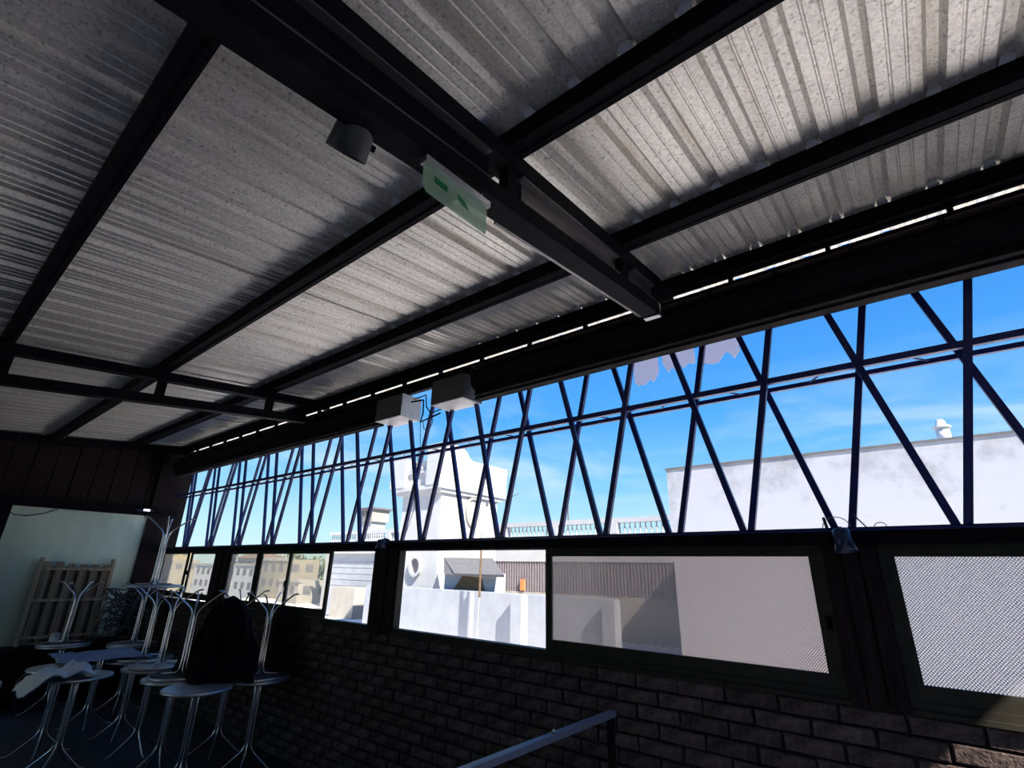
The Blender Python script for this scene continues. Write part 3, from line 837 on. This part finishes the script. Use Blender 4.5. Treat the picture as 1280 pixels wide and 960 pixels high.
# terrace building with balustrade
YB2 = 13.0
t = thing('terrace_house', 'long white house with a slatted screen under its roof balustrade', 'building')
b = MB(); ebox(b, -21.4, -4.2, YB2, 16, 2.02, 2.74); ebox(b, -21.4, -11.5, YB2, 16, -2.2, 2.02); ebox(b, -4.9, -4.2, YB2, 16, -2.2, 2.02)
ebox(b, -11.5, -4.9, YB2 + .25, 16, -2.2, 2.02); b.build('wall', 'ext_white', t)
b = MB(); ebox(b, -21.5, -4.2, YB2 - .08, YB2 + .02, 2.66, 2.74); b.build('cornice', 'ext_white', t)
b = MB(); ebox(b, -11.5, -4.9, YB2 - .02, YB2 + .25, -2.2, 1.15); b.build('lower_wall', 'cream', t)
b = MB(); ebox(b, -8.15, -7.45, YB2 + .2, YB2 + .252, 1.2, 1.62); b.build('window', 'dark_glass', t)
b = MB(); x = -11.45
while x < -4.95:
    ebox(b, x, x + .055, YB2 + .02, YB2 + .05, 1.15, 2.02); x += .10
ebox(b, -11.5, -4.9, YB2 + .05, YB2 + .07, 1.55, 1.60)
tag(b.build('slat_screen', 'slat', t), 'upright lilac-grey slats', kind='stuff')
b = MB(); ebox(b, -10.25, -10.10, YB2 - .06, YB2 + .0, 1.18, 1.50); b.build('orange_panel', 'orange', t)
t = thing('balustrade', 'white balustrade with turned balusters along the roof of the long white house', 'balustrade')
b = MB(); ebox(b, -21.4, -4.2, YB2 + .02, YB2 + .20, 3.07, 3.20); b.build('rail', 'ext_white', t)
b = MB(); ebox(b, -21.4, -4.2, YB2 + .02, YB2 + .20, 2.74, 2.78); b.build('plinth', 'ext_white', t)
for px_ in [-5.0 - 2.02 * i for i in range(8)]:
    b = MB(); ebox(b, px_ - .14, px_ + .14, YB2, YB2 + .22, 2.78, 3.07); b.build('pedestal', 'ext_white', t)
bh = KX * .29
bal = MB().lathe([(.05, 0), (.05, .04), (.028, .07), (.06, .16), (.062, .21), (.03, .32), (.025, .37), (.045, .41), (.045, bh)], 8).mesh('baluster', 'ext_white')
x = -21.3
while x < -4.3:
    if min(abs(x - (-5.0 - 2.02 * i)) for i in range(8)) > .17:
        link('baluster', bal, t, E(x, YB2 + .11, 2.78))
    x += .157

# white tower with projecting crown
t = thing('white_tower', 'bright white square tower with projecting parapet crown and round niches', 'tower')
xL, xR, yF, yR = -11.35, -9.78, 9.0, 11.2
b = MB(); ebox(b, xL, xR, yF, yR, -2.2, 3.72); b.build('shaft', 'ext_white', t)
b = MB()
# stepped corbel below the crown
ebox(b, xL - .16, xR + .08, yF - .10, yR + .14, 3.62, 3.72)
ebox(b, xL - .28, xR + .14, yF - .20, yR + .24, 3.72, 3.82)
b.build('corbel', 'ext_white', t)
b = MB()
cx0, cx1, cy0, cy1, cz = xL - .36, xR + .10, yF - .22, yR + .30, 3.82
ebox(b, cx0, cx0 + .62, cy0, cy1, cz, 4.62)          # left pier
ebox(b, cx0 + .62, cx1 - .52, cy0 + .14, cy0 + .3, cz, 4.52)   # recessed middle of the front
ebox(b, cx1 - .16, cx1 - .001, cy0 + .7, cy1 - .16, cz, 4.60)
ebox(b, cx0 + .62, cx1 - .001, cy1 - .16, cy1, cz, 4.60)
b.build('crown', 'ext_white', t)
# curved corner gable of the crown, scroll falling away to the right
b = MB()
prof2 = [(cy0, cz), (cy0 + 1.75, cz), (cy0 + 1.75, 4.56), (cy0 + 1.30, 4.56), (cy0 + 1.12, 4.64), (cy0 + .98, 4.80), (cy0 + .82, 4.90), (cy0 + .62, 4.93), (cy0 + .3, 4.93), (cy0, 4.90)]
aa = [E(0, p[0], p[1]) for p in prof2]
b.prism([(q[1], q[2]) for q in aa], 'x', KX * (cx1 - .52), KX * cx1 + .01)
b.build('corner_gable', 'ext_white', t)
b = MB(); ebox(b, cx0 + .70, cx1 - .60, cy0 + .08, cy0 + .14, 4.18, 4.24)
for i in range(5): ebox(b, cx0 + .74 + i * .11, cx0 + .80 + i * .11, cy0 + .09, cy0 + .14, 4.26, 4.36)
b.build('relief', 'ext_white', t)
def disc(b, c, r, axis, rzz=1.0, depth=.06, n=24):
    poly = [(r * math.cos(2 * math.pi * k / n), r * rzz * math.sin(2 * math.pi * k / n)) for k in range(n)]
    if axis == 'y': b.prism([(c[0] + p[0], c[2] + p[1]) for p in poly], 'y', c[1] - depth, c[1] + .01)
    else: b.prism([(c[1] + p[0], c[2] + p[1]) for p in poly], 'x', c[0] - .01, c[0] + depth)
    return b
def ring(b, c, r, axis, rzz, wdt, depth, n=24):
    o_ = []; 
    for k in range(n):
        a0 = 2 * math.pi * k / n; a1 = 2 * math.pi * (k + 1) / n
        def pt(rr, a, d):
            u, v = rr * math.cos(a), rr * rzz * math.sin(a)
            return (c[0] + u, c[1] - d, c[2] + v) if axis == 'y' else (c[0] + d, c[1] + u, c[2] + v)
        vs = [pt(r, a0, 0), pt(r, a1, 0), pt(r, a1, depth), pt(r, a0, depth), pt(r + wdt, a0, 0), pt(r + wdt, a1, 0), pt(r + wdt, a1, depth), pt(r + wdt, a0, depth)]
        b.add(vs, [(0, 1, 2, 3), (4, 7, 6, 5), (3, 2, 6, 7), (0, 4, 5, 1)])
    return b
ring(MB(), E(-10.53, yF, 1.80), .27, 'y', 1.12, .10, .14).build('window_surround', 'ext_white', t)
disc(MB(), E(-10.53, yF, 1.80), .27, 'y', 1.12, .01).build('window_glass', 'slat', t)
ring(MB(), E(xR, 10.17, 3.24), .36, 'x', 1.45, .09, .10).build('niche_surround', 'cream', t)
disc(MB(), E(xR, 10.17, 3.24), .36, 'x', 1.45, .01).build('niche_panel', 'ext_white', t)
b = MB()
for yy, zz in ((9.98, 3.62), (10.45, 3.55), (10.75, 3.52), (11.05, 3.46)):
    q = E(xR + .02, yy, zz); b.box(q[0], q[0] + .05, q[1] - .06, q[1] + .06, q[2] - .05, q[2] + .05)
b.build('bracket', 'roof_grey', t)

# small annex with a slanted hood
t = thing('roof_annex', 'small white annex with a grey slanted hood over a brown opening', 'building')
b = MB(); ebox(b, -9.05, -7.50, 8.6, 8.95, -.5, 1.68); b.build('wall', 'blue_white', t)
b = MB()
q = [E(-9.43, 8.9, 2.01), E(-7.85, 8.9, 2.00), E(-7.08, 8.4, 1.66), E(-8.53, 8.4, 1.66)]
b.add([*q, *[(p[0], p[1] + .02, p[2] - .07) for p in q]], [(0, 1, 2, 3), (7, 6, 5, 4), (0, 4, 5, 1), (1, 5, 6, 2), (2, 6, 7, 3), (3, 7, 4, 0)])
b.build('hood', 'roof_grey', t)
b = MB(); q = [E(-9.03, 8.55, 1.64), E(-9.43, 8.9, 2.0), E(-8.53, 8.42, 1.63)]
b.add([*q, *[(p[0] + .05, p[1], p[2]) for p in q]], [(0, 1, 2), (5, 4, 3), (0, 3, 4, 1), (1, 4, 5, 2), (2, 5, 3, 0)]); b.build('hood_cheek', 'roof_grey', t)
b = MB(); pp = [E(-8.72, 0, 1.33), E(-7.78, 0, 1.33), E(-7.92, 0, 1.66), E(-8.42, 0, 1.66)]
b.prism([(p[0], p[2]) for p in pp], 'y', KX * 8.58, KX * 8.62); b.build('opening', 'brown_board', t)
b = MB(); b.bar(E(-8.60, 8.45, 1.645), E(-7.35, 8.45, 1.60), .06, .05); b.build('trim_board', 'cream', t)

# parapet wall with projecting fins
t = thing('parapet_wall', 'pale blue-white parapet wall with projecting fins, seen through the open window', 'wall')
b = MB(); ebox(b, -11.2, -4.4, 8.0, 8.25, -2.2, 1.33); b.build('wall', 'blue_white', t)
for (x0_, x1_, d_, nm) in ((-6.40, -6.15, .20, 0), (-7.62, -7.52, .10, 0), (-5.33 + .85, -4.25, .20, 0)):
    b = MB(); ebox(b, x0_, x1_, 8.0 - d_, 8.0, -2.2, 1.33); b.build('fin', 'blue_white', t)
t = thing('drain_pole', 'thin rusty pole rising in front of the pale parapet wall', 'pole')
a = E(-7.10, 7.7, -1.4); t.location = (a[0], a[1], -.95)
MB().tube([(0, 0, 0), (0, 0, 3.8)], .028, 8).build('pole', 'rim', t)
MB().tube([(0, 0, 1.9), (0, 0, 3.3)], .034, 8).build('upper_sleeve', 'brown_board', t)
for (xx, yy, zz, h, nm) in ((-11.3, 13.4, 2.74, 1.58, 'radio mast with a crossbar behind the balustrade beside the tower'), (-8.75, 13.4, 2.74, 1.58, 'plain thin mast behind the balustrade right of the tower')):
    t = thing('mast', nm, 'mast'); t.location = E(xx, yy, zz)
    MB().tube([(0, 0, 0), (0, 0, h * KX)], .035, 6).build('pole', 'roof_grey', t)
    if 'crossbar' in nm: MB().tube([(-.55, 0, h * KX - .55), (.9, 0, h * KX - .2)], .018, 5).build('crossbar', 'roof_grey', t)

# left side: low house, little lantern tower, distant houses and trees
t = thing('low_house', 'low white house with sheet-clad wall behind the open window beyond the tables', 'building')
b = MB(); ebox(b, -18.55, -14.3, 11.5, 12.7, -.4, 2.22); b.build('wall', 'blue_white', t)
b = MB(); ebox(b, -18.7, -14.1, 11.35, 12.75, 2.22, 2.28); b.build('roof_edge', 'ext_white', t)
b = MB()
for k in range(5): ebox(b, -18.55, -14.3, 11.494, 11.5, 1.08 + k * .21, 1.09 + k * .21)
b.build('sheet_joint', 'roof_grey', t)
b = MB(); ebox(b, -17.2, -15.8, 10.85, 11.48, -.4, 1.08); b.build('side_wall', 'cream', t)
t = thing('lantern_tower', 'small cream lantern turret with dark roof left of the white tower', 'tower')
b = MB(); ebox(b, -24.0, -22.98, 16.3, 17.2, .4, 4.01); b.build('base', 'ext_white', t)
b = MB(); ebox(b, -24.1, -22.85, 16.2, 17.3, 4.01, 4.64); b.build('lantern', 'cream', t)
b = MB(); ebox(b, -24.3, -22.7, 16.05, 17.4, 4.64, 4.73); b.build('cap', 'roof_grey', t)
b = MB()
for k in range(4): ebox(b, -24.05 + k * .31, -23.93 + k * .31, 16.17, 16.2, 4.08, 4.58)
b.build('lantern_opening', 'roof_grey', t)

def house(x0, x1, y0, z0, z1, m, label, roof=None, win=3, floors=1, group='distant houses seen through the far windows'):
    t = thing('house', label, 'building')
    b = MB(); ebox(b, x0, x1, y0, y0 + 1.8, -2.2, z1); b.build('wall', m, t)
    if roof:
        a = [E(x0 - .2, y0 - .2, z1), E(x1 + .2, y0 - .2, z1), E(x1 + .2, y0 + 2.0, z1), E(x0 - .2, y0 + 2.0, z1), E(x0 + .2, y0 + .9, z1 + .4), E(x1 - .2, y0 + .9, z1 + .4)]
        MB().add(a, [(0, 1, 5, 4), (2, 3, 4, 5), (1, 2, 5), (3, 0, 4), (3, 2, 1, 0)]).build('roof', roof, t)
    else:
        b = MB(); ebox(b, x0 - .06, x1 + .06, y0 - .06, y0 + .1, z1 - .08, z1 + .06); b.build('parapet', 'cream', t)
    wd = (x1 - x0) / (win + .5)
    for f in range(floors):
        for k in range(win):
            xa = x0 + wd * (k + .5); za = z1 - .62 - f * .75
            b = MB(); ebox(b, xa, xa + wd * .5, y0 - .015, y0 + .02, za, za + .38); b.build('window', 'roof_grey', t)
    # the side facing the camera
    for k in range(2):
        b = MB(); ebox(b, x1 - .02, x1 + .015, y0 + .25 + k * .8, y0 + .65 + k * .8, z1 - .62, z1 - .24); b.build('window', 'roof_grey', t)
    return t
house(-29.5, -26.6, 14, 0, 2.05, 'tan', 'tan two-storey house in the middle pane behind the tables', None, 3, 2)
house(-34.0, -31.0, 14.5, 0, 1.75, 'ext_white', 'white distant house beside the tan one, left of it', None, 3, 2)
house(-37.2, -34.6, 16, 0, 2.15, 'cream', 'cream distant house with clay roof', 'tile_roof', 2, 2)
house(-41.5, -38.4, 15.0, 0, 1.70, 'ext_white', 'white distant house in the second pane from the teal wall', None, 3, 2)
house(-45.5, -43.0, 14.0, 0, 1.95, 'tan', 'tan distant house in the leftmost pane', None, 3, 2)
house(-52.5, -47.5, 15.5, 0, 1.55, 'cream', 'cream distant house furthest left', 'tile_roof', 3, 2)
house(-44.0, -41.0, 21.0, 0, 2.45, 'ext_white', 'tall white distant house behind the others', None, 3, 3)
house(-33.0, -29.8, 22.0, 0, 2.25, 'cream', 'pale distant house far behind the tan one', 'tile_roof', 3, 2)
house(-60.0, -55.0, 17.5, 0, 3.0, 'yellow', 'yellow distant house above the transom at the far left', None, 3, 3)
house(-25.2, -23.4, 13.0, 0, 1.10, 'cream', 'low cream house in front of the green trees', None, 2, 1)
# trees
def tree(loc, h, r, seed, label):
    t = empty('tree', loc); tag(t, label, 'tree', None)
    MB().tube([(0, 0, 0), (.1, 0, h * .3), (-.05, .05, h * .6)], [.16, .12, .07], 7).build('trunk', 'bark', t)
    rr = random.Random(seed); b = MB()
    for i in range(900):
        a = rr.uniform(0, 6.283); ph = math.acos(rr.uniform(-1, 1)); q = r * (rr.random() ** .4)
        c = Vector((q * math.sin(ph) * math.cos(a), q * math.sin(ph) * math.sin(a), h * .7 + q * .75 * math.cos(ph)))
        n_ = noise.noise(c * .6 + Vector((seed, 0, 0)))
        if n_ < -.12: continue
        s = rr.uniform(.16, .32); u = Vector((rr.gauss(0, 1), rr.gauss(0, 1), rr.gauss(0, 1))).normalized(); v = u.orthogonal().normalized() * s; w2_ = u.cross(v).normalized() * s * .6
        b.add([c - v, c + w2_, c + v, c - w2_], [(0, 1, 2, 3)])
    tag(b.build('foliage', 'leaf', t), None, kind='stuff')
for (x, y, zz, h, r, l) in ((-28.0, 17.0, -2.2, 4.95, 1.15, 'broad green tree right of the tan house'), (-30.4, 17.3, -2.2, 4.8, .95, 'smaller green tree beside the broad one, behind the tan house'),
                            (-33.2, 18.6, -2.2, 4.9, 1.3, 'green tree behind the white house left of the tan one'), (-37.5, 19.9, -2.2, 5.1, 1.5, 'dark tree behind the cream house'), (-47, 20.0, -2.2, 5.0, 1.7, 'green tree among the furthest houses')):
    p = E(x, y, zz); tree((p[0], p[1], GZ), (E(0, 0, zz + h + .0)[2] - GZ) , r * KX, int(-x), l)
